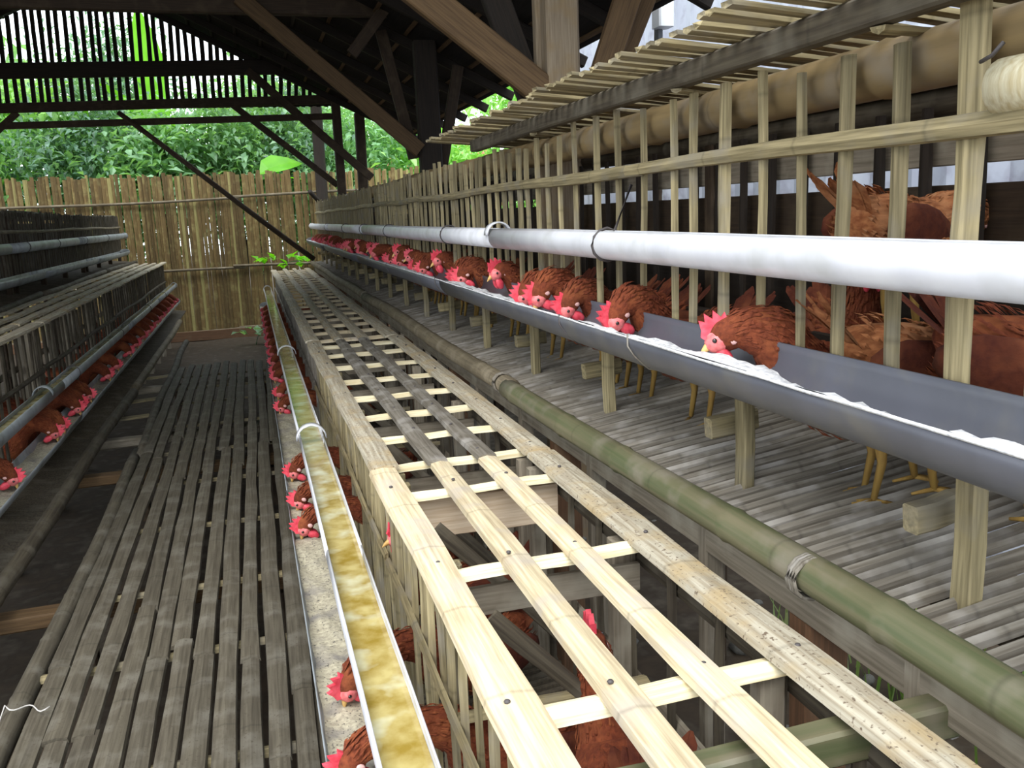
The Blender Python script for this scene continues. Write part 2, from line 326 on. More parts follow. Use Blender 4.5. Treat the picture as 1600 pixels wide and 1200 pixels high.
# ------------------------------------------------------------------ walkway
wk = thing('bamboo_walkway', (-.35, 5, 0), 'grey walkway of long split-bamboo slats between the two cage rows', 'walkway')
wz = .4; NS = 11; x0, x1 = -.735, .045
def wslat(L, wd, seed):
    r = random.Random(seed); rings = []; n = max(3, int(L/.33)); ph = r.random()*6
    for i in range(n+1):
        z = L*i/n; k = 1+r.uniform(-.1, .1); ox = .006*sin(ph+z*1.1)+r.uniform(-.003, .003); oy = r.uniform(-.004, .005); Wd = wd*k/2; t = .016
        rings.append([(ox-Wd, oy-t*.4, z), (ox-Wd*.9, oy+t*.5, z), (ox, oy+t*.85, z), (ox+Wd*.9, oy+t*.5, z), (ox+Wd, oy-t*.4, z)])
    return sweep(rings, smooth=False)
for i in range(NS):
    x = x0+(x1-x0)*(i+.5)/NS; y = .4+R.uniform(-.2, .2); cuts = [y, 2.6+R.uniform(-.8, .8), 6+R.uniform(-.9, .9), 9.35+R.uniform(-.06, .12)]
    for a in range(3):
        ya, yb = cuts[a], cuts[a+1]+.03; dx = (i-5)*.004*a+R.uniform(-.006, .006)
        put('slat', wslat(yb-ya, .064+R.uniform(-.004, .004), 300+i*7+a), 'bam_walk', wk, frame((x+dx, ya, wz+a*.004), (x+(i-5)*.004*(a+1), yb, wz+a*.004), (0, 0, 1)))
put('edge_pole', pole(5.4, .036, 61, bend=.015), 'bam_walk', wk, frame((-.79, .6, .385), (-.80, 5.9, .385)))
put('edge_pole', pole(5.8, .036, 62, bend=.015), 'bam_walk', wk, frame((-.80, 5.85, .385), (-.86, 11.55, .395)))
put('edge_pole', pole(9.0, .02, 63, bend=.006), 'bam_walk', wk, frame((.075, .5, .385), (.085, 9.3, .385)))
for i, y in enumerate((1.15, 1.75, 2.35, 3.0, 3.6, 4.4, 5.2, 5.9, 6.7, 7.6, 8.3, 8.95)):
    put('cross_strip', strip(.95, .05, .016, 320+i, 4), 'bam_slat', wk, frame((-.82, y, .372), (.09, y+R.uniform(-.03, .03), .372), (0, 0, 1)))
for i, (y, xl) in enumerate(((1.9, -1.15), (3.7, -1.15), (5.75, -1.2), (6.72, -1.2), (8.85, -1.4))):
    timber(wk, 'bearer', (xl, y, .30), (.3, y+.05, .30), .10, .06, 'wood_tan' if i in (1, 2) else 'wood_grey', n=(0, 0, 1), seed=70+i)
    for xx in (-.78, .02): timber(wk, 'leg', (xx, y+.02, -.05), (xx, y+.02, .26), .07, .07, 'wood_beam', seed=80+i)
for i, (y, x) in enumerate(((2.25, -.73), (1.92, -.72), (2.75, -.74))):
    pts = [(x-.09+.011*j, y+.025*sin(j*.8+i)-.004*j, .428+.006*sin(j*.6)) for j in range(14)]
    pts[0] = (x-.12, y-.05, .33); put('string', tube(pts, .0022, 5), 'string', wk)
for i, y in enumerate((7.2, 7.9, 9.1)):               # flat bamboo offcuts between walkway and left cages
    put('loose_strip', strip(.5, .10, .02, 340+i, 3), 'bam_slat', wk, frame((-1.36, y, .35), (-.86, y+.1, .36), (0, 0, 1)))

# ------------------------------------------------------------------ cages
sl_tall = variants(lambda i: strip(1, 1, 1, 400+i, 4, .09, .10), 7)      # unit strips, scaled per use
def slat(bag, name, m, parent, p0, p1, wd, t, n):
    L = (Vector(p1)-Vector(p0)).length
    M = frame(p0, p1, n) @ Matrix.Diagonal((wd, t, L, 1)); pr = R.choice(sl_tall)
    if bag is not None: bag.append((pr, M)); return None
    # real-size copy so that the grain keeps its scale
    return put(name, real_strip(L, wd, t), m, parent, frame(p0, p1, n, L/round_len(L)))
RS = {}
def round_len(L): return max(.05, round(L/.05)*.05)
def real_strip(L, wd, t):
    key = (round(round_len(L), 3), round(wd/.006), round(t/.005), R.randrange(3))
    if key not in RS: RS[key] = strip(round_len(L), max(.006, round(wd/.006)*.006), max(.005, round(t/.005)*.005), hash(key) % 9999, 5 if L > .35 else 3, .003 if L < 1 else .007, .09)
    return RS[key]

# ---- upper right row
RB = [.45, 4.35, 8.05, 11.7, 15.0]
near_slats = [(.72, .04), (.88, .034), (1.02, .03), (1.17, .055), (1.325, .036), (1.474, .034), (1.608, .026), (1.75, .026), (1.916, .042), (2.065, .030), (2.175, .022), (2.362, .026), (2.545, .022), (2.71, .038), (2.915, .024), (3.065, .016), (3.207, .018), (3.33, .036)]
ylist = list(near_slats); y = 3.46
while y < 15: ylist.append((y, R.choice((.022, .028, .034, .045)))); y += R.choice((.09, .11, .13, .14))
RLAB = ['tall bamboo cage nearest on the right, under the stick cover, brown hens inside', 'upper right bamboo cage just past the stick cover', 'upper right bamboo cage beside the dark halfway post', 'upper right bamboo cage at the far end by the fence']
def rfloor(x): return 1.10+(x-.97)*.14
for u in range(4):
    a, b = RB[u], RB[u+1]; far = a > FAR-1; L = b-a-.02
    c = thing('bamboo_cage', (1.3, (a+b)/2, 0), RLAB[u], 'cage', 'upper right cages')
    bag = [] if far else None
    for (y, wd) in ylist:
        if not (a <= y < b-.02): continue
        zt = 2.06+R.uniform(-.03, .03); lean = -.012*(1.6-min(y, 1.6))+R.uniform(-.006, .006)
        m = 'bam_slat'
        slat(bag, 'slat', m, c, (1.078+R.uniform(-.004, .004), y-lean, 1.39), (1.078, y+lean, zt), wd, .014, (-1, 0, 0))
    if far: joined('front_slats', bag, 'bam_slat', c)
    # horizontal strip along the front, lower strip, big top pole
    for (yy0, yy1) in ((a, (a+b)/2+.05), ((a+b)/2-.05, b)):
        slat(None, 'front_strip', 'bam_slat', c, (1.062, yy0, 1.896+R.uniform(-.004, .004)), (1.062, yy1-.01, 1.896+R.uniform(-.004, .004)), .037, .015, (-1, 0, 0))
        slat(None, 'front_strip', 'bam_dark', c, (1.092, yy0, 1.42), (1.092, yy1-.01, 1.42), .035, .014, (-1, 0, 0))
    put('top_pole', pole(L, .051, 500+u, node=.5, n=14, bend=.004, taper=.04), 'bam_pole', c, frame((1.145, a+.01, 2.022), (1.145, b-.01, 2.022)))
    put('back_pole', pole(L, .045, 510+u, node=.5), 'bam_dark', c, frame((1.66, a+.01, 2.02), (1.66, b-.01, 2.02)))
    # back: two boards with a slit of daylight between
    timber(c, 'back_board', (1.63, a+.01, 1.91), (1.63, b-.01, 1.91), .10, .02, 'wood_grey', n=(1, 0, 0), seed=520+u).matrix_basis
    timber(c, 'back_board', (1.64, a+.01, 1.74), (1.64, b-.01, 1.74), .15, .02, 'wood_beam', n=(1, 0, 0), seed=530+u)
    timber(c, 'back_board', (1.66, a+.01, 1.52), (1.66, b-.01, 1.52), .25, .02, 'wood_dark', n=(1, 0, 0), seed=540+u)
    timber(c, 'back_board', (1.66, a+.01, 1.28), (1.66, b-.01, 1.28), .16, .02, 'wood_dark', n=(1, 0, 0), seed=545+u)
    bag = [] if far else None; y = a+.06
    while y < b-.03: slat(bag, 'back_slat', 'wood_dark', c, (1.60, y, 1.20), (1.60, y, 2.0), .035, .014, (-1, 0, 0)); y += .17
    if far: joined('back_slats', bag, 'wood_dark', c)
    # posts under the front with stub bearers
    for i, y in enumerate([p for p in ([1.14, 1.846, 2.70]+[3.5+.8*q for q in range(15)]) if a < p < b]):
        timber(c, 'front_post', (1.092, y, 1.11), (1.092, y, 1.46), .046, .03, 'bam_slat', n=(-1, 0, 0), seed=550+i)
        timber(c, 'stub_bearer', (1.03, y+.065, 1.262), (1.16, y+.07, 1.272), .036, .05, 'bam_slat', n=(0, 0, 1), seed=560+i)
    # sloping slat floor
    bag = [] if u > 1 else None; y = a+.02; fl = variants(lambda i: strip(.70, .023, .018, 7000+i+3*u, 4, .003, .12), 3)
    while y < b-.02:
        M = frame((.955, y+R.uniform(-.004, .004), rfloor(.955)), (1.655, y+R.uniform(-.006, .006), rfloor(1.655)), (0, 0, 1))
        if bag is not None: bag.append((fl[0], M))
        else: put('floor_slat', fl[R.randrange(3)], 'bam_grey', c, M)
        y += .038
    if bag: joined('floor_slats', bag, 'bam_grey', c)
    for x in (1.12, 1.58): put('floor_bearer', pole(L, .022, 570+u), 'bam_dark', c, frame((x, a+.01, rfloor(x)-.026), (x, b-.01, rfloor(x)-.026)))
    # board under the egg rail, legs
    timber(c, 'side_board', (.985, a+.01, 1.035), (.985, b-.01, 1.035), .11, .022, 'wood_grey', n=(1, 0, 0), seed=580+u)
    for i, y in enumerate([p for p in (1.45, 2.98, 4.7, 6.2, 7.7, 9.3, 10.9, 12.5, 14.1) if a < p < b]):
        timber(c, 'leg', (1.03, y, -.1), (1.03, y, 1.09), .10, .07, 'wood_brown', seed=590+i)
        timber(c, 'leg', (1.64, y, -.1), (1.64, y, 2.0), .07, .06, 'wood_beam', seed=595+i)
    for i, y in enumerate([p for p in (1.12, 1.84, 2.60, 3.36, 4.1, 5.0, 5.8, 6.8, 7.4, 8.6, 10, 11.4, 13, 14.5) if a < p < b]):
        timber(c, 'strut', (1.0, y, .02), (1.0, y, 1.06), .055, .04, 'wood_grey', seed=600+i)
    if u == 0: timber(c, 'perch', (1.44, a+.05, rfloor(1.44)+.27), (1.44, b-.05, rfloor(1.44)+.27), .035, .05, 'wood_dark', n=(1, 0, 0), seed=605)
# stick cover on top of the nearest right cage
cv = thing('stick_cover', (1.25, 2.4, 2.1), 'cover of short bamboo sticks over the nearest right cage', 'cover')
y = .55; st = variants(lambda i: strip(.86+.02*i, .034, .014, 620+i, 4, .004), 5); k = 0
while y < 4.36:
    xl = .875+R.uniform(-.02, .025); z = 2.152+R.uniform(-.004, .004)
    put('stick', st[k % 5], 'bam_slat', cv, frame((xl, y, z), (xl+.85, y+.03+R.uniform(-.01, .01), z-.07), (0, 0, -1)))
    y += .057+R.uniform(-.004, .004); k += 1
timber(cv, 'front_beam', (1.03, .45, 2.105), (1.03, 4.12, 2.095), .052, .04, 'bam_dark', n=(1, 0, 0), seed=640)
timber(cv, 'back_beam', (1.62, .45, 2.075), (1.62, 4.2, 2.07), .05, .04, 'wood_beam', n=(1, 0, 0), seed=641)
for i, (y, dy) in enumerate(((3.2, .45), (2.05, .3), (1.32, .1))):
    put('loose_stick', strip(.55, .03, .012, 650+i), 'bam_slat', cv, frame((1.02, y, 2.073), (1.45, y+dy, 2.073), (0, 0, -1)))
ob = thing('bamboo_offcut', (1.05, 1.06, 1.93), 'short half-round bamboo offcut tied to the nearest front slats on the right', 'bamboo piece')
put('shell', gutter(.30, .042, .008, 95, 265, n=10, segs=4, sag=0), 'bam_cut', ob, Matrix.Translation((1.07, .80, 1.945)))
put('tie_wire', tube([(1.024, 1.06, 2.0), (1.02, 1.075, 1.985), (1.024, 1.10, 1.98)], .003), 'wire', ob)

# ---- egg rail of the upper right row (green near, grey far)
def rail_thing(x, z, a, b, rad, m, seed, label, lash=()):
    t = thing('egg_rail', (x, (a+b)/2, z), label, 'bamboo pole', 'egg rails')
    cu = put('culm', pole(b-a, rad, seed, node=.52, n=14, bend=.006, taper=-.06), m, t, frame((x, a, z), (x, b, z)))
    for yy in lash:
        for d in (-.016, -.008, 0, .008): put('lashing_wire', tube([(x+rad*1.08*cos(q*pi/6), yy+d, z+rad*1.08*sin(q*pi/6)) for q in range(13)], .004, 5), 'bam_grey', cu, Matrix())
rail_thing(.945, 1.106, .5, 3.4, .037, 'bam_green', 660, 'green-streaked bamboo egg rail nearest below the grey trough', (1.37,))
rail_thing(.945, 1.108, 3.38, 8.0, .038, 'bam_rail', 661, 'brown bamboo egg rail joined behind the green one on the right', (3.5,))
rail_thing(.95, 1.105, 7.97, 15.0, .036, 'bam_rail', 662, 'far brown bamboo egg rail running to the vine by the fence', (8.1,))

# ---- low cage rows: the middle one and the left one share a builder
def low_cage(name, a, b, top, xf, xb, s, m_long, m_cross, m_front, label, group, floor_z, ystep, crosses=None, mats4=None, far=False, detail=True, gapr=(.10, .14)):
    """s=+1: front faces -x (middle row); s=-1: front faces +x (left row)"""
    c = thing(name, ((xf+xb)/2, (a+b)/2, 0), label, 'cage', group); n = (-s, 0, 0)
    ws = (.085, .066, .064, .090)
    for i in range(4):
        x = xf+(xb-xf)*(0, .325, .63, .985)[i]; mm = mats4[i] if mats4 else m_long; wo = 0
        ts = put('top_strip', wslat(b-a, ws[i]*1.02, 700+int(a*10)+i), mm, c, frame((x+wo, a, top+.024), (x+wo+R.uniform(-.01, .01), b+.03, top+.020), (0, 0, 1)))
        if crosses and a < 3:
            for y in crosses: put('nail', nail, 'wire', ts, Matrix.Translation((x+R.uniform(-.012, .012), y+.01, top+.036)))
    ys_ = crosses or []
    if not ys_:
        y = a+.15
        while y < b-.1: ys_.append(y); y += ystep
    for i, y in enumerate(ys_):
        put('top_crosspiece', real_strip(abs(xb-xf), .052, .018), m_cross, c, frame((xf-.002*s, y, top-.006), (xb+.0*s, y+.02, top-.006), (0, 0, 1)))
        if (i % 2 == 0 or (a < 1 and i == 3)) and detail:
            pale = a < 1 and i == 3
            timber(c, 'partition_board', (xf+.03*s, y+.03, top-.08), (xb-.02*s, y+.04, top-.085), .12 if pale else .07, .018, 'wood_pale' if pale else 'wood_grey', n=(0, 1, 0), seed=720+i)
            put('partition_brace', real_strip(.55, .04, .016), 'bam_dark', c, frame((xf+.10*s, y-.06, top-.08), (xb-.06*s, y-.10, top-.46), (0, -1, 0)))
            put('partition_rail', real_strip(abs(xb-xf), .04, .016), m_front, c, frame((xf+.01*s, y, top-.35), (xb-.01*s, y+.02, top-.36), (0, 0, 1)))
    bag = [] if far else None; y = a+.03
    while y < b-.01:
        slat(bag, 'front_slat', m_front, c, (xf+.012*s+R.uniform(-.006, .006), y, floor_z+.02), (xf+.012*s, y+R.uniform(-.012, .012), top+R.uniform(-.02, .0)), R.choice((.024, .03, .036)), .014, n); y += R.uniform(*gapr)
    if far: joined('front_slats', bag, m_front, c)
    bag = [] if far else None; y = a+.08
    while y < b-.01:
        slat(bag, 'back_slat', 'bam_dark', c, (xb-.012*s, y, floor_z+.04), (xb-.012*s, y, top-.01), .03, .014, n); y += .22
    if far: joined('back_slats', bag, 'bam_dark', c)
    slat(None, 'front_strip', m_front, c, (xf-.004*s, a, top-.26), (xf-.004*s, b, top-.27), .028, .014, n)
    slat(None, 'back_strip', 'bam_dark', c, (xb+.004*s, a, top-.05), (xb+.004*s, b, top-.05), .04, .016, n)
    slat(None, 'back_strip', 'wood_grey', c, (xb+.004*s, a, top-.40), (xb+.004*s, b, top-.40), .05, .016, n)
    for i, y in enumerate([a+.06+k_*(b-a-.12)/3 for k_ in range(4)]):
        timber(c, 'leg', (xf+.045*s, y, -.12), (xf+.045*s, y, top-.01), .05, .045, m_front if detail else 'wood_grey', seed=740+i)
        timber(c, 'leg', (xb-.045*s, y, -.12), (xb-.045*s, y, top-.01), .05, .045, 'wood_grey', seed=745+i)
    bag = []; y = a+.02
    while y < b-.01:
        bag.append((sl_tall[0], frame((xf-.26*s, y, floor_z-.02), (xb, y, floor_z+.06), (0, 0, 1)) @ Matrix.Diagonal((.026, .011, math.hypot(abs(xb-xf)+.26, .08), 1)))); y += .036
    joined('floor_slats', bag, 'bam_dark', c)
    return c
nail = blob((0, 0, 0), .006, .006, .004, 7, 4)
MB_ = [.55, 2.70, 5.85, 9.25, 12.2, 15.05]
MLAB = ['fresh yellow bamboo lattice-topped low cage nearest the camera', 'greyish lattice-topped low cage second along the middle row', 'grey lattice-topped low cage third along the middle row', 'grey lattice-topped low cage fourth along the middle row', 'pale-topped low cage at the far end of the middle row']
mid_cross = [[.72, 1.25, 1.86, 2.47], [2.78, 3.16, 3.55, 3.96, 4.4, 4.85, 5.3, 5.7], None, None, None]
for u in range(5):
    low_cage('bamboo_cage', MB_[u], MB_[u+1], 1.0, .335, .855, 1, 'bam_dusty' if u else 'bam_fresh', 'bam_cut' if u < 2 else 'bam_fresh', 'bam_slat' if u < 2 else 'bam_grey', MLAB[u], 'middle row cages', .27, .42, mid_cross[u], ['bam_fresh', 'bam_fresh', 'bam_fresh', 'bam_dusty'] if u == 0 else ['bam_dusty', 'bam_grey', 'bam_grey', 'bam_dusty'] if u == 1 else None, MB_[u] > 5.8, u < 3)
LB_ = [3.0, 6.2, 9.4, 12.4, 15.1]
LLAB = ['dim grey lattice-topped low cage nearest in the left row', 'grey lattice-topped low cage second along the left row', 'grey lattice-topped low cage third along the left row', 'pale-topped low cage at the far end of the left row']
for u in range(4):
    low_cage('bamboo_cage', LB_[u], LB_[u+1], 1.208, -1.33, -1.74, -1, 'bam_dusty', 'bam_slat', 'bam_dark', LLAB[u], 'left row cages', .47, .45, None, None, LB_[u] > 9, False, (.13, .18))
for i, (y) in enumerate((1.06,)):
    timber(thing('floor_joist', (.7, y, .9), 'greenish squared joist poking out behind the nearest low cage', 'joist'), 'beam', (.34, 1.13, .93), (1.0, 1.06, .985), .05, .06, 'bam_green', n=(0, 0, 1), seed=760)

# ---- upper left row
def left_upper(a, b, label, seed):
    c = thing('bamboo_cage', (-2.2, (a+b)/2, 0), label, 'cage', 'upper left cages'); bag = [] if a > FAR-1 else None; y = a+.02
    while y < b-.02:
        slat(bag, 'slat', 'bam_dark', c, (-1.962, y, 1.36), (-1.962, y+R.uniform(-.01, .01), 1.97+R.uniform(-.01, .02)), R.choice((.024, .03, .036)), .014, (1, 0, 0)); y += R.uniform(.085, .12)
    if bag: joined('front_slats', bag, 'bam_dark', c)
    slat(None, 'front_strip', 'bam_rail', c, (-1.95, a, 1.80), (-1.95, b, 1.80), .03, .014, (1, 0, 0))
    put('top_pole', pole(b-a-.02, .03, seed), 'bam_dark', c, frame((-2.0, a+.01, 1.95), (-2.0, b-.01, 1.95)))
    put('back_pole', pole(b-a-.02, .03, seed+1), 'bam_dark', c, frame((-2.45, a+.01, 1.95), (-2.45, b-.01, 1.95)))
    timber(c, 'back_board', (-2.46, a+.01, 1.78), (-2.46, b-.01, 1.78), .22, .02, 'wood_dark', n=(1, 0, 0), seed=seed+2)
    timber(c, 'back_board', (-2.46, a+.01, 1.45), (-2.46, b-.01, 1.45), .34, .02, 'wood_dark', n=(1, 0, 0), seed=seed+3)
    bag = []; y = a+.02
    while y < b-.01: bag.append((sl_tall[1], frame((-1.76, y, 1.24), (-2.46, y, 1.32), (0, 0, 1)) @ Matrix.Diagonal((.026, .011, .70, 1)))); y += .036
    joined('floor_slats', bag, 'bam_dark', c)
    put('egg_rail', pole(b-a-.02, .028, seed+4), 'bam_dark', c, frame((-1.77, a+.01, 1.26), (-1.77, b-.01, 1.26)))
    for i in range(4):
        y = a+.1+i*(b-a-.2)/3
        timber(c, 'leg', (-1.99, y, -.1), (-1.99, y, 1.96), .05, .05, 'wood_beam', seed=seed+5+i); timber(c, 'leg', (-2.43, y, -.1), (-2.43, y, 1.96), .05, .05, 'wood_beam', seed=seed+9+i)
left_upper(5.0, 8.6, 'dark upper left cage at the left picture edge', 780)
left_upper(8.62, 12.2, 'dark upper left cage, middle one of the row', 800)
left_upper(12.22, 15.5, 'dark upper left cage ending at the fence', 820)
# ---- lower left egg rail and its joists
rail_thing(-1.06, .437, 2.4, 8.0, .036, 'bam_dark', 840, 'dim bamboo egg rail nearest in front of the left low cages')
rail_thing(-1.06, .437, 8.02, 13.6, .034, 'bam_rail', 841, 'bamboo egg rail at the far end of the left low cages')

# ------------------------------------------------------------------ pipes and troughs
def loop_wire(x, y, z, r, top=None, th=.004):
    pts = [(x+r*cos(q*pi/8), y+.012*sin(q*pi/16), z+r*sin(q*pi/8)) for q in range(17)]
    if top: pts = [top]+[(x+r*cos(radians(q)), y, z+r*sin(radians(q))) for q in range(60, 421, 30)]
    return tube(pts, th, 5)
def pipe_thing(name, x, z, rad, a, b, cuts, m, label, group, gap, water, wires=(), couplers=(), tilt=0):
    t = thing(name, (x, (a+b)/2, z), label, 'pipe', group); ys_ = [a]+list(cuts)+[b]
    for i in range(len(ys_)-1):
        L = ys_[i+1]-ys_[i]
        put('pipe_length', gutter(L-.003, rad, .004, 90+gap/2+tilt, 450-gap/2+tilt, n=24, segs=max(4, int(L/.8)), sag=.003, seed=900+i), m, t, Matrix.Translation((x, ys_[i], z)))
    if water:
        hw = math.sqrt(max(0, (rad-.004)**2-(water*rad)**2)); v, f = [], []; n = 40
        for i in range(n+1): yy = a+.01+(b-a-.02)*i/n; v += [(x-hw, yy, z+water*rad), (x+hw, yy, z+water*rad), (x+hw*.7, yy, z+water*rad-.012), (x-hw*.7, yy, z+water*rad-.012)]
        for i in range(n):
            for j in range(4): f.append((4*i+j, 4*i+(j+1) % 4, 4*i+4+(j+1) % 4, 4*i+4+j))
        put('water', Proto([Vector(p)-Vector((x, (a+b)/2, z)) for p in v], f), 'water', t, WM[t])
    for (yy, top) in wires: put('hanging_wire', loop_wire(x, yy, z, rad*1.06, top, .005 if top else .004), 'wire', t)
    for yy in couplers:
        put('bridge_clip', gutter(.055, rad*1.22, .006, 0, 180, n=12, segs=2, sag=0), 'pvc_white' if m != 'pvc_dim' else m, t, Matrix.Translation((x, yy, z+.012)))
    put('end_cap', gutter(.03, rad*1.1, .012, 0, 360, n=16, segs=1, sag=0), m, t, Matrix.Translation((x, b-.03, z)))
    return t
pipe_thing('water_pipe', 1.0, 1.692, .0445, .3, 15.2, (3.66, 8.1, 11.6), 'pvc_white', 'white plastic drinking pipe along the upper right cages', 'drinking pipes', 62, .1,
           [(2.46, (1.07, 2.44, 1.86))]+[(y, None) for y in (4.62, 6.7, 8.2, 9.8, 12.1)], (3.64,), 0)
pipe_thing('water_pipe', .190, .800, .057, .9, 13.9, (2.62, 4.1, 7.0, 10.5), 'pvc_white', 'open drinking pipe with murky yellow water on the middle row', 'drinking pipes', 130, -.25,
           [], (4.08, 6.85), 0)
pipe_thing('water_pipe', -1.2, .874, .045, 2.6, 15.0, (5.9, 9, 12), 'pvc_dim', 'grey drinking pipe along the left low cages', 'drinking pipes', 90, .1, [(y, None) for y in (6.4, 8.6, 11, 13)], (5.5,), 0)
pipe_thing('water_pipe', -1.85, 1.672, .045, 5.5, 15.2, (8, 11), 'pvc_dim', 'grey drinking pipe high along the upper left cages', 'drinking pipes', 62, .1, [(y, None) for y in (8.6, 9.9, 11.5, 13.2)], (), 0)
def feed_mesh(x, z, rad, a, b, lv, seed, amp, side=0.):
    r = random.Random(seed); v, f = [], []; nA, nB = int((b-a)/.035), 8; ph = [r.random()*6 for _ in range(6)]
    for i in range(nA+1):
        yy = a+(b-a)*i/nA
        lvl = lv+amp*(.5*sin(yy*3.1+ph[0])+.35*sin(yy*7.7+ph[1])+.3*sin(yy*17+ph[2]))
        for j in range(nB+1):
            q = -1+2*j/nB; zz = max(-.98, min(.07, lvl+side*q+amp*.35*r.uniform(-1, 1)+amp*.5*sin(yy*23+q*5+ph[3])))
            hw = math.sqrt(max(.002, (.97)**2-zz*zz)); xx = q*(rad*hw)
            wall = -math.sqrt(max(0, (rad*.965)**2-xx*xx)); v.append((xx, yy-(a+b)/2, max(wall+.0015, zz*rad)))
    for i in range(nA):
        for j in range(nB): k = i*(nB+1)+j; f.append((k, k+1, k+nB+2, k+nB+1))
    return Proto(v, f, True)
def trough_thing(x, z, rad, a, b, cuts, m, label, tilt, lv, amp, side, fm, wires=(), span=180):
    t = thing('feed_trough', (x, (a+b)/2, z), label, 'trough', 'feed troughs'); ys_ = [a]+list(cuts)+[b]
    for i in range(len(ys_)-1):
        L = ys_[i+1]-ys_[i]
        put('trough_length', gutter(L-.002, rad, .0045, 270-span/2+tilt, 270+span/2+tilt, n=16, segs=max(4, int(L/.7)), sag=.003, seed=950+i), m, t, Matrix.Translation((x, ys_[i], z)))
    o = put('feed', feed_mesh(x, z, rad, a+.01, b-.01, lv, 960, amp, side), fm, t, WM[t]); tag(o, kind='stuff')
    for yy in wires:
        put('hanging_wire', tube([(x-rad*1.0, yy, z+.01), (x-rad*1.03, yy-.005, z-.02), (x-rad*.9, yy-.02, z-rad*.5), (x-rad*.5, yy-.03, z-rad*.9), (x+.02, yy-.035, z-rad*1.05)], .0026, 5), 'bam_grey' if yy < 2.3 else 'wire', t)
    if fm == 'feed_white':
        rim = [(x-rad*.98+R.uniform(-.0012, .0012), a+.02+i_*(b-a-.04)/120, z+.001+R.uniform(-.0008, .0018)) for i_ in range(121)]
        tag(put('dusty_rim', tube(rim, [R.uniform(.0022, .0042) for _ in rim], 6), 'feed_white', t), kind='stuff')
    put('end_stop', blob((0, 0, 0), rad*.97, .004, rad*.97, 12, 6), m, t, Matrix.Translation((x, b-.02, z-.0)) @ Matrix.Diagonal((1, 1, .5, 1)))
    return t
trough_thing(.972, 1.475, .086, .3, 15.1, (4.4, 8, 11.6), 'pvc_grey', 'dark grey plastic feed trough along the upper right cages', 10, -.35, .22, -.40, 'feed_white', (2.06, 2.58, 4.5, 6.2), 200)
trough_thing(.142, .552, .085, .9, 14.2, (4.2, 7.8, 11), 'pvc_trough', 'pale feed trough full of mash beside the walkway', 0, -.38, .11, 0, 'feed')
trough_thing(-1.172, .670, .073, 2.4, 14.6, (6, 9.5, 12), 'pvc_dim', 'long grey feed trough of the left low cages', 0, -.5, .12, 0, 'feed', (4.9, 4.2))
trough_thing(-1.86, 1.44, .073, 5.5, 15.1, (9, 12), 'pvc_dim', 'grey feed trough high on the upper left cages', 0, -.6, .12, 0, 'feed')

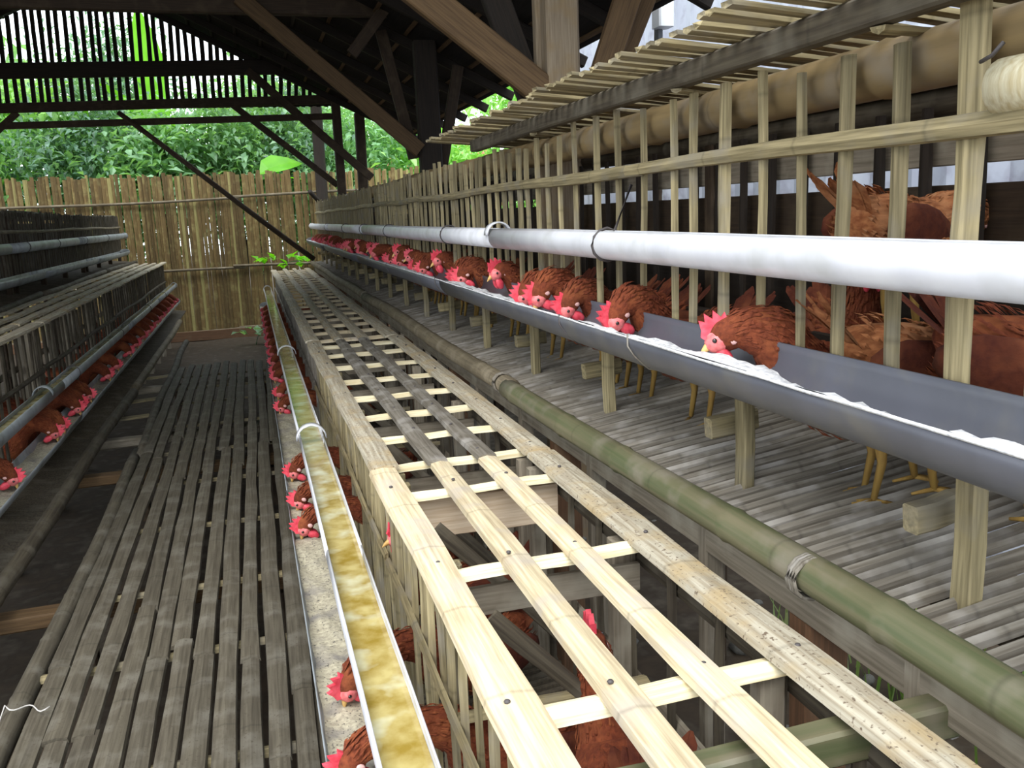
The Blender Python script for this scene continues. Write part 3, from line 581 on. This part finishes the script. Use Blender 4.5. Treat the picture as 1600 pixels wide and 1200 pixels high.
# ------------------------------------------------------------------ hens
def catmull(P, sub):
    out = []
    for i in range(len(P)-1):
        p0, p1, p2, p3 = P[max(i-1, 0)], P[i], P[i+1], P[min(i+2, len(P)-1)]
        for s in range(sub):
            t = s/sub; out.append([.5*((2*b)+(-a+c)*t+(2*a-5*b+4*c-d)*t*t+(-a+3*b-3*c+d)*t**3) for a, b, c, d in zip(p0, p1, p2, p3)])
    out.append(list(P[-1])); return out
TRUNK = [(.205, .305, .012, .016), (.17, .292, .045, .05), (.11, .262, .075, .083), (.03, .236, .088, .093), (-.05, .238, .08, .09)]
def hen_proto(neck, fwd, seed, rough_=.0):
    """neck: list of (x, z, half width, half height) after the trunk, last = skull; fwd: beak direction (x, z)"""
    r = random.Random(seed); P = catmull(TRUNK+neck, 4); rings = []; n = 14
    for i, (x, z, wv, hv) in enumerate(P):
        a = P[max(i-1, 0)]; b = P[min(i+1, len(P)-1)]; t = Vector((b[0]-a[0], 0, b[1]-a[1])).normalized(); nn = Vector((-t.z, 0, t.x))
        if nn.length < .1: nn = Vector((0, 0, 1))
        rings.append([Vector((x, 0, z))+Vector((0, 1, 0))*wv*cos(2*pi*j/n)*(1+r.uniform(-.03, .03))+nn*hv*sin(2*pi*j/n)*(1+r.uniform(-.03, .03)) for j in range(n)])
    d = {'body': sweep(rings)}
    hx, hz = neck[-2][0], neck[-2][1]; F = Vector((fwd[0], 0, fwd[1])).normalized(); U = Vector((F.z, 0, -F.x)) if F.x < 0 and F.z < 0 else Vector((-F.z, 0, F.x))
    U = Vector((F.z, 0, -F.x));  S = Vector((0, 1, 0))
    if U.z < -.2: U = -U
    H = Matrix((F, S, U)).transposed().to_4x4(); H.translation = Vector((hx, 0, hz))        # local x = beak direction, z = crown
    # comb: serrated plate
    prof = [(-.030, .020), (-.034, .046), (-.022, .040), (-.014, .062), (-.004, .046), (.006, .066), (.014, .048), (.024, .058), (.030, .036), (.038, .024), (.030, .008), (0, .016)]
    v = [H @ Vector((x, y, z)) for y in (-.006, .006) for x, z in prof]; k = len(prof)
    f = [tuple(range(k-1, -1, -1)), tuple(range(k, 2*k))]+[(j, (j+1) % k, k+(j+1) % k, k+j) for j in range(k)]
    d['comb'] = Proto(v, f)
    d['face'] = blob((.010, 0, -.002), .031, .0315, .027, 10, 6, H)
    # beak: tapering, hooked
    rg = []
    for q, (x, z, rr) in enumerate(((.022, .0, .013), (.036, -.002, .0105), (.050, -.006, .006), (.060, -.012, .0012))): rg.append([H @ Vector((x, rr*.8*cos(2*pi*j/8), z+rr*sin(2*pi*j/8))) for j in range(8)])
    d['beak'] = sweep(rg)
    for s_, nm in ((-1, 'wattle_a'), (1, 'wattle_b')): d[nm] = blob((.016, s_*.015, -.040), .017, .009, .027, 8, 6, H)
    for s_, nm in ((-1, 'lobe_a'), (1, 'lobe_b')): d[nm] = blob((-.018, s_*.029, -.012), .009, .004, .011, 8, 5, H)
    for s_, nm in ((-1, 'eye_a'), (1, 'eye_b')): d[nm] = blob((.016, s_*.030, .007), .0055, .004, .0055, 8, 5, H)
    # hackle and saddle feathers lying back over neck and trunk
    pl = []
    for q in range(700):
        i = r.randrange(5, len(P)-7); x, z, wv, hv = P[i]; a = P[i-1]; b = P[i+1]; t = Vector((a[0]-b[0], 0, a[1]-b[1])).normalized(); nn = Vector((-t.z, 0, t.x))
        an = r.uniform(0, 2*pi); o_ = S*wv*cos(an)+nn*hv*sin(an); nm_ = (S*cos(an)/wv+nn*sin(an)/hv).normalized(); sd_ = t.cross(nm_).normalized()
        L = r.uniform(.025, .045); w_ = r.uniform(.003, .0055); p0 = Vector((x, 0, z))+o_*.985; tip = p0+t*L+nm_*r.uniform(.001, .007); mid_ = p0+t*L*.6+nm_*.006
        pl.append((Proto([p0, mid_-sd_*w_, tip, mid_+sd_*w_, mid_+nm_*.002], [(0, 1, 4), (1, 2, 4), (2, 3, 4), (3, 0, 4)]), Matrix()))
    d['plumage'] = merge(pl)
    # tail: fan of feathers
    tl = []
    for i in range(7):
        a = radians(-24+8*i); up = radians(48+r.uniform(-8, 8)); L = .13+r.uniform(-.02, .02)
        dirv = Vector((cos(up)*cos(a), sin(a)*.8, sin(up))); side = Vector((-sin(a), cos(a), 0)); b0 = Vector((.165, .010*(i-3), .287))
        nrm = dirv.cross(side).normalized(); pts = []
        for q, wv in ((0, .012), (.5, .02), (.85, .018), (1, .004)): c = b0+dirv*L*q; pts += [c-side*wv, c+nrm*.004, c+side*wv]
        ff = []
        for q in range(3): ff += [(3*q, 3*q+1, 3*q+4, 3*q+3), (3*q+1, 3*q+2, 3*q+5, 3*q+4)]
        tl.append((Proto(pts, ff), Matrix()))
    d['tail'] = merge(tl)
    for s_, nm in ((-1, 'wing_a'), (1, 'wing_b')):
        W = blob((0, 0, 0), .115, .016, .062, 12, 7); Mw = Matrix.Translation((.065, s_*.083, .252)) @ Matrix.Rotation(radians(-12), 4, 'Y') @ Matrix.Rotation(s_*radians(6), 4, 'Z'); d[nm] = Proto([Mw @ p for p in W.v], W.f, True)
    for s_, nm in ((-1, 'leg_a'), (1, 'leg_b')):
        y = s_*.042; parts = [(tube([(.02, y, .19), (.03, y, .095), (.015, y, .012)], [.022, .010, .007]), Matrix())]
        for ang in (-25, 0, 25, 180): parts.append((tube([(.015, y, .012), (.015-.045*cos(radians(ang)), y+.045*sin(radians(ang)), .004)], [.006, .003], 5), Matrix()))
        d[nm] = merge(parts)
    return d
HP = {}
def necks(e, dn):   # e: extra reach
    return {
     'feed': ([(-.115, .275, .062, .078), (-.155, .335, .052, .060), (-.19-e*.4, .378, .048, .052), (-.225-e*.8, .395-dn*.5, .044, .046), (-.258-e, .382-dn, .036, .040), (-.278-e, .350-dn, .029, .032), (-.290-e, .326-dn, .012, .014)], (-.45, -.9)),
     'reach': ([(-.115, .275, .066, .080), (-.16, .325, .058, .068), (-.20-e*.5, .372, .054, .06), (-.24-e, .385, .047, .052), (-.275-e, .384, .038, .040), (-.305-e, .370, .031, .034), (-.328-e, .356, .012, .014)], (-.86, -.5)),
     'tuck': ([(-.115, .27, .06, .075), (-.16, .285, .046, .05), (-.20, .275, .036, .04), (-.225, .255, .029, .031), (-.24, .24, .012, .014)], (-.7, -.7)),
     'up': ([(-.105, .27, .058, .072), (-.13, .34, .044, .05), (-.15, .41, .036, .04), (-.165, .455, .031, .034), (-.185, .462, .028, .03), (-.205, .458, .012, .014)], (-1, -.15)),
     'look': ([(-.115, .265, .06, .076), (-.15, .335, .05, .058), (-.19-e*.5, .385, .044, .048), (-.23-e, .405, .036, .04), (-.255-e, .400, .030, .032), (-.278-e, .390, .012, .014)], (-.92, -.38)),
    }
for e, tagn in ((0., 'r'), (.145, 'm'), (.05, 'l')):
    for kx, (nk, fw) in necks(e, 0 if tagn == 'r' else .03).items():
        if tagn == 'm' and kx == 'feed': nk = [(a_, b_, c_*(.8 if 1 < q_ < 5 else 1), d_*(.8 if 1 < q_ < 5 else 1)) for q_, (a_, b_, c_, d_) in enumerate(nk)]
        HP[tagn+kx] = hen_proto(nk, fw, len(HP))
PM = {'plumage': 'feather', 'body': 'feather', 'comb': 'comb', 'face': 'face', 'beak': 'beak', 'wattle': 'comb', 'lobe': 'lobe', 'eye': 'eye', 'tail': 'feather_dark', 'wing': 'feather_dark', 'leg': 'leg'}
PN = {'lobe': 'ear_lobe'}
def hen(kind, x, y, z, yaw, label, group, sc=1., small=False, pale=False):
    M = Matrix.Translation((x, y, z)) @ Matrix.Rotation(yaw, 4, 'Z') @ Matrix.Scale(sc, 4)
    o = bpy.data.objects.new('hen', None); COL.objects.link(o); o.empty_display_size = .1; o.matrix_basis = M; WM[o] = M; tag(o, label, 'hen', group)
    for k_, pr in HP[kind].items():
        b = k_.split('_')[0]
        if small and b in ('eye', 'lobe', 'wing', 'leg', 'plumage'): continue
        ch = put(PN.get(b, b), pr, 'feather_pale' if (pale and b in ('tail', 'plumage', 'body')) else PM[b], o, M)
        if b == 'plumage': ch['kind'] = 'stuff'
    return o
# upper right row: (y, pose, yaw)
rr = [(1.62, 'rreach', -24), (2.40, 'rfeed', 10), (2.80, 'rfeed', 8), (3.01, 'rfeed', 0), (3.20, 'rfeed', -6), (3.74, 'rlook', 12), (4.18, 'rfeed', -8), (4.42, 'rfeed', 6), (4.93, 'rlook', 8), (5.25, 'rfeed', -6), (5.58, 'rfeed', 5)]
y = 5.85
while y < 14.7: rr.append((y, R.choice(('rfeed', 'rfeed', 'rfeed', 'rlook', 'rreach')), R.uniform(-16, 16))); y += R.choice((.2, .24, .3, .42))
rr = rr[:44]
desc = {'rfeed': 'head down in', 'rlook': 'head raised over', 'rreach': 'stretching over'}
for i, (y, p, yaw) in enumerate(rr):
    lab = f'brown hen {desc[p]} the right grey trough, {ORD[i]} head from near end' if i else 'brown hen stretching its neck over the dark grey trough, nearest head on the right'
    hen(p, 1.25, y, rfloor(1.25), radians(yaw), lab, 'hens at the upper right trough', R.uniform(.97, 1.04), y > 7)
# hens inside the nearest right cage
hen('rtuck', 1.43, 1.71, rfloor(1.36)+.31, radians(188), 'hen with fluffy pale tail raised high inside the nearest right cage', 'hens inside the nearest right cage', 1., False, True)
hen('rtuck', 1.33, 1.50, rfloor(1.33)+.04, radians(165), 'brown hen turned tail to the trough beside the reaching hen', 'hens inside the nearest right cage', 1.05, False, True)
hen('rtuck', 1.36, 1.22, rfloor(1.36)+.05, radians(120), 'brown hen standing behind the slats at the right picture edge', 'hens inside the nearest right cage', 1.1)
hen('rup', 1.50, 2.05, rfloor(1.5), radians(75), 'brown hen standing sideways at the back of the nearest right cage', 'hens inside the nearest right cage', 1.)
hen('rup', 1.48, .98, rfloor(1.5), radians(100), 'brown hen deep inside the cage, half hidden at the right edge', 'hens inside the nearest right cage', 1.)
# middle row
mm_ = [(1.93, 'mfeed', 6), (2.42, 'mfeed', 24), (3.63, 'mfeed', 5), (3.90, 'mfeed', -8), (4.50, 'mfeed', 6), (6.1, 'mfeed', 0), (6.7, 'mfeed', 8), (7.3, 'mfeed', -6), (7.7, 'mfeed', 4), (8.15, 'mfeed', -4), (8.8, 'mfeed', 6), (9.3, 'mfeed', 0), (9.9, 'mfeed', 5), (10.4, 'mfeed', -5), (11.1, 'mfeed', 3), (11.7, 'mfeed', 0), (12.4, 'mfeed', 4), (13.0, 'mfeed', -4)]
for i, (y, p, yaw) in enumerate(mm_):
    hen(p, .53, y, .25, radians(yaw), f'red-combed brown hen feeding under the yellow-water pipe, {ORD[i]} head from near end', 'hens at the walkway trough', 1, y > 6.5)
hen('mup', .60, 1.28, .30, radians(70), 'brown hen seen from above through the nearest lattice opening', 'hens inside the middle row', 1.1)
hen('rup', .66, 1.62, .30, radians(-95), 'brown hen under the nearest lattice beside the diagonal brace', 'hens inside the middle row', 1.1)
hen('rup', .56, 2.72, .32, radians(10), 'brown hen with red comb behind the front slats of the second low cage', 'hens inside the middle row', 1.05)
hen('rup', .62, 3.2, .32, radians(80), 'brown hen under the greyish lattice near its pale crosspieces', 'hens inside the middle row', 1.05)
# left row
ll_ = [(4.45, 'lfeed', 180), (5.36, 'lfeed', 185), (5.62, 'lfeed', 175), (6.1, 'lfeed', 180), (6.32, 'lfeed', 170), (6.5, 'lfeed', 186), (7.4, 'lfeed', 180), (7.9, 'lfeed', 178), (8.7, 'lfeed', 184), (9.3, 'lfeed', 176), (9.9, 'lfeed', 180), (10.4, 'lfeed', 182), (10.8, 'lfeed', 175), (11.4, 'lfeed', 180), (12, 'lfeed', 182), (12.6, 'lfeed', 178), (13.2, 'lfeed', 180), (13.7, 'lfeed', 183), (14.2, 'lfeed', 180)]
for i, (y, p, yaw) in enumerate(ll_):
    hen(p, -1.475, y, .375, radians(yaw), f'red-combed hen feeding at the left low trough, {ORD[i]} head from the near end', 'hens at the left trough', 1, y > 7)

# ------------------------------------------------------------------ greenery beyond the fence
def leaf_pr(L, wd, fold=.25, droop=.2):
    v = []; f = []
    for i, (q, k) in enumerate(((0, .06), (.25, .8), (.55, 1), (.82, .6), (1, .03))):
        z = -droop*L*q*q; v += [(-wd*k/2, L*q, z+fold*wd*k*.5), (0, L*q, z), (wd*k/2, L*q, z+fold*wd*k*.5)]
    for i in range(4): f += [(3*i, 3*i+1, 3*i+4, 3*i+3), (3*i+1, 3*i+2, 3*i+5, 3*i+4)]
    return Proto(v, f)
small_leaf = Proto([(0, 0, 0), (-.5, .45, .12), (0, .5, 0), (.5, .45, .12), (0, 1, -.12)], [(0, 2, 1), (0, 3, 2), (1, 2, 4), (2, 3, 4)])
def foliage(nleaf, rx, ry, rz, size, seed):
    r = random.Random(seed); bag = []; cl = [(Vector((r.gauss(0, .45)*rx, r.gauss(0, .45)*ry, r.uniform(-.9, .9)*rz)), r.uniform(.18, .34)) for _ in range(26)]
    for i in range(nleaf):
        c, cr = r.choice(cl); p = c+Vector((r.gauss(0, 1)*cr*rx, r.gauss(0, 1)*cr*ry, r.gauss(0, 1)*cr*rz))
        s = size*r.uniform(.6, 1.4)
        M = Matrix.Translation(p) @ Matrix.Rotation(r.uniform(0, 2*pi), 4, 'Z') @ Matrix.Rotation(r.uniform(-1.2, .5), 4, 'X') @ Matrix.Rotation(r.uniform(-.6, .6), 4, 'Y') @ Matrix.Diagonal((s*.5, s, s, 1))
        bag.append((small_leaf, M))
    return merge(bag)
FOL = [foliage(5200, 1.0, .8, 1.0, .125, 1), foliage(6000, 1.0, .8, 1.2, .10, 2), foliage(3600, 1.1, .8, .9, .17, 3)]
def shrub(x, y, zc, sx, sz, k, m, label, h0=-.1):
    t = thing('leafy_tree', (x, y, h0), label, 'tree', 'trees beyond the fence')
    tag(put('foliage', FOL[k], m, t, Matrix.Translation((x, y, zc)) @ Matrix.Rotation(x*1.7, 4, 'Z') @ Matrix.Diagonal((sx, sx, sz, 1))), kind='stuff')
    put('trunk', tube([(x, y, h0), (x+.1, y, zc*.5), (x-.05, y+.05, zc+.3*sz)], [.10, .07, .03], 7), 'wood_beam', t)
shr = [(-4.6, 18.2, 2.9, 1.5, 1.6, 0, 'leaf_light', 'light green bushy tree at the left end behind the fence'),
       (-2.9, 18.6, 2.7, 1.5, 1.4, 1, 'leaf_dark', 'dark green bush just right of the light one behind the fence'),
       (-1.5, 18.3, 2.6, 1.3, 1.2, 2, 'leaf_mid', 'broad-leaved bush behind the fence under the banana leaf'),
       (-.2, 18.7, 2.7, 1.3, 1.3, 0, 'leaf_mid', 'mid green bush behind the diagonal roof pole'),
       (1.0, 19.2, 2.8, 1.4, 1.4, 1, 'leaf_dark', 'dark green bush behind the lime leaf'),
       (2.4, 18.4, 2.5, 1.3, 1.3, 0, 'leaf_mid', 'green bush behind the fence between the roof posts'),
       (4.1, 19.0, 2.3, 1.4, 1.3, 2, 'leaf_light', 'light green bush by the tiled house'),
       (-5.6, 22, 3.9, 1.9, 1.9, 2, 'leaf_mid', 'tall tree far left behind the gable bars'),
       (-2.9, 24, 4.0, 1.7, 1.9, 1, 'leaf_dark', 'tall dark tree seen through the gable bars left of the banana leaf'),
       (1.5, 24, 3.5, 2.0, 1.7, 0, 'leaf_mid', 'tall tree seen through the gable bars on the right'),
       (5.2, 16.5, 3.0, 1.4, 1.8, 1, 'leaf_light', 'green tree showing below the right eave'),
       (-7.5, 19, 3.4, 2.0, 2.2, 0, 'leaf_dark', 'dark tree at the far left beyond the fence')]
for a in shr: shrub(*a)
big_leaf = leaf_pr(2.3, .62, .25, .16); big_leaf2 = leaf_pr(1.7, .5, .3, .3)
def banana(x, y, h, spec, label, m='leaf_banana'):
    t = thing('banana_plant', (x, y, -.1), label, 'plant', 'banana plants'); put('stem', tube([(x, y, -.1), (x+.03, y, h*.6), (x, y, h)], [.11, .09, .05], 9), 'leaf_mid', t)
    for (az, el, s, pr) in spec:
        M = Matrix.Translation((x, y, h-.05)) @ Matrix.Rotation(radians(az), 4, 'Z') @ Matrix.Rotation(radians(el), 4, 'X') @ Matrix.Scale(s, 4); put('leaf', pr, m, t, M)
banana(-1.5, 19.4, 3.4, ((170, 84, 1.1, big_leaf), (60, 55, 1, big_leaf2), (300, 45, 1, big_leaf2), (200, 30, .9, big_leaf2), (120, 60, 1, big_leaf2)), 'banana plant with one huge upright bright green leaf behind the gable bars')
banana(-3.1, 19.6, 2.9, ((80, 70, 1, big_leaf), (300, 60, 1, big_leaf2), (200, 65, 1.0, big_leaf2), (20, 35, 1, big_leaf2)), 'banana plant left of the huge upright leaf, behind the gable bars')
banana(-.4, 20.5, 2.6, ((100, 70, 1, big_leaf2), (250, 55, 1.1, big_leaf2), (330, 50, 1, big_leaf2)), 'smaller banana plant right of the huge upright leaf', 'leaf_light')
ya = thing('lime_leaf_plant', (.6, 16.9, -.1), 'plant with one broad lime-green leaf just above the fence', 'plant')
put('stalk', tube([(.62, 16.95, -.1), (.60, 16.9, 1.6), (.6, 16.85, 2.72)], [.03, .025, .015]), 'leaf_lime', ya)
put('leaf', leaf_pr(.75, .62, .2, .5), 'leaf_lime', ya, Matrix.Translation((.28, 16.8, 2.62)) @ Matrix.Rotation(radians(-85), 4, 'Z') @ Matrix.Rotation(radians(35), 4, 'X') @ Matrix.Rotation(radians(35), 4, 'Y'))
put('leaf', leaf_pr(.4, .3, .2, .4), 'leaf_lime', ya, Matrix.Translation((.62, 16.8, 2.5)) @ Matrix.Rotation(radians(-120), 4, 'Z') @ Matrix.Rotation(radians(20), 4, 'X'))
# palm with arching fronds
pm = thing('palm', (.1, 20, -.1), 'feathery palm with arching fronds behind the fence', 'palm')
put('trunk', tube([(.1, 20, -.1), (.15, 20, 1.5), (.1, 20, 2.6)], [.12, .10, .08], 8), 'wood_beam', pm)
for i in range(9):
    az = i*40+10; bag = []
    for q in range(16):
        s_ = q/15; c = Vector((cos(radians(az))*1.5*s_, sin(radians(az))*1.2*s_, 1.1*s_-1.0*s_*s_))
        for sd_ in (-1, 1): bag.append((small_leaf, Matrix.Translation(c) @ Matrix.Rotation(radians(az-90+sd_*62), 4, 'Z') @ Matrix.Rotation(-.5, 4, 'X') @ Matrix.Diagonal((.05, .5*(1-.5*s_), .3, 1))))
    put('frond', merge(bag), 'leaf_mid', pm, Matrix.Translation((.1, 20, 2.6)))
# vine at the end of the middle row, weeds
def vine(name, x, y, z, n, spread, size, m, label, cat, seed):
    r = random.Random(seed); t = thing(name, (x, y, 0), label, cat)
    put('stem', tube([(x-.1, y, -.1), (x-.05, y, z*.5), (x, y, z-.03), (x+spread*.8, y, z)], .008, 5), 'leaf_dark', t)
    for i in range(n):
        M = Matrix.Translation((x+r.uniform(-spread, spread), y+r.uniform(-.15, .15), z+r.uniform(-.08, .06))) @ Matrix.Rotation(r.uniform(0, 6.3), 4, 'Z') @ Matrix.Rotation(r.uniform(-.3, .9), 4, 'X') @ Matrix.Diagonal((size*.8, size, size, 1))
        put('leaf', small_leaf, m, t, M)
vine('vine', .5, 15.45, 1.14, 26, .42, .17, 'leaf_lime', 'bright green leafy vine at the end of the middle cage row', 'vine', 5)
vine('weed_clump', .05, 14.6, .12, 22, .35, .16, 'leaf_mid', 'green weeds on the ground before the fence', 'weeds', 6)
def grass(x, y, n, label, seed, h=.25):
    r = random.Random(seed); t = thing('grass_tuft', (x, y, 0), label, 'grass', 'tufts behind the low cages'); bag = []
    for i in range(n):
        a = r.uniform(0, 6.3); L = h*r.uniform(.5, 1.2); sp = r.uniform(.05, .3); p = Vector((x+r.gauss(0, .10), y+r.gauss(0, .10), gz(x, y)))
        e = p+Vector((cos(a)*sp*L*2, sin(a)*sp*L*2, L)); mid_ = (p+e)/2+Vector((0, 0, L*.12)); s_ = Vector((-sin(a), cos(a), 0))*.006
        bag.append((Proto([p-s_, p+s_, mid_+s_, mid_-s_, e], [(0, 1, 2, 3), (3, 2, 4)]), Matrix()))
    o = put('blades', merge([(Proto([q-Vector((x, y, 0)) for q in merge(bag).v], merge(bag).f), Matrix())]), 'grass', t, WM[t]); tag(o, kind='stuff')
grass(2.15, 2.35, 70, 'grass tuft on the soil at the lower right corner', 1, .35)
grass(1.95, 2.75, 50, 'grass tuft beside the short grey strut on the right', 2, .3)
grass(2.5, 2.05, 50, 'grass tuft lowest at the right edge under the cage', 3, .3)
for i in range(22):
    x, y = R.uniform(1.2, 2.7), R.uniform(1.6, 5.0); s_ = R.uniform(.02, .06)
    o = put('stone', blob((0, 0, 0), 1, .8, .6, 6, 4), 'stone', None, Matrix.Translation((x, y, gz(x, y)+s_*.3)) @ Matrix.Rotation(R.uniform(0, 6), 4, 'Z') @ Matrix.Scale(s_, 4)); tag(o, 'small grey stone lying in the soil under the right cages', 'stone', 'stones under the right cages')

# ------------------------------------------------------------------ things outside on the right
zv, zf = [], []; nz = 180
for i in range(nz+1):
    y = -1+11*i/nz; dx = .012*cos(i*pi/2*1.0)
    zv += [(3.35+dx, y, 0), (3.35+dx, y, 3.7), (3.352+dx, y, 3.7), (3.352+dx, y, 0)]
for i in range(nz):
    for j in range(4): zf.append((4*i+j, 4*i+(j+1) % 4, 4*i+4+(j+1) % 4, 4*i+4+j))
zn = put('wall_right', Proto(zv, zf), 'zinc'); tag(zn, 'pale corrugated sheet wall standing outside on the right', 'wall', kind='structure')
bx = thing('white_box', (2.55, 5.3, 2.85), 'small white plastic box mounted beyond the stick cover', 'box')
put('casing', plank(.15, .12, .10, 5, 0, .1), 'white_plastic', bx, frame((2.55, 5.3, 2.86), (2.55, 5.3, 3.01)))
put('bracket', plank(.16, .05, .03, 6, 0, .1), 'pvc_grey', bx, frame((2.55, 5.36, 2.74), (2.55, 5.36, 2.9)))
put('pole', pole(2.9, .03, 77), 'wood_beam', bx, frame((2.56, 5.40, 0), (2.56, 5.40, 2.9)))
hs = thing('house', (4.6, 25, -.1), 'small house with reddish tiled roof beyond the fence', 'house')
timber(hs, 'wall', (4.7, 25.5, -.1), (4.7, 25.5, 3.1), 3.2, 2, 'plaster', seed=1)
rv = [(2.8, 24.1, 3.0), (6.6, 24.1, 3.0), (6.6, 25.5, 3.9), (2.8, 25.5, 3.9), (2.8, 26.9, 3.0), (6.6, 26.9, 3.0)]
put('roof', Proto([Vector(p)-Vector((4.6, 25, -.1)) for p in rv], [(0, 1, 2, 3), (3, 2, 5, 4), (0, 3, 4), (1, 5, 2), (0, 4, 5, 1)]), 'roof_tile', hs, WM[hs])
wi = put('window', plank(.8, .7, .06, 2, 0), 'wood_dark', hs, frame((4.2, 24.48, 1.5), (4.2, 24.48, 2.3), (0, 1, 0)))
put('pane', plank(.66, .56, .02, 3, 0), 'pvc_grey', wi, frame((4.2, 24.44, 1.57), (4.2, 24.44, 2.23), (0, 1, 0)))
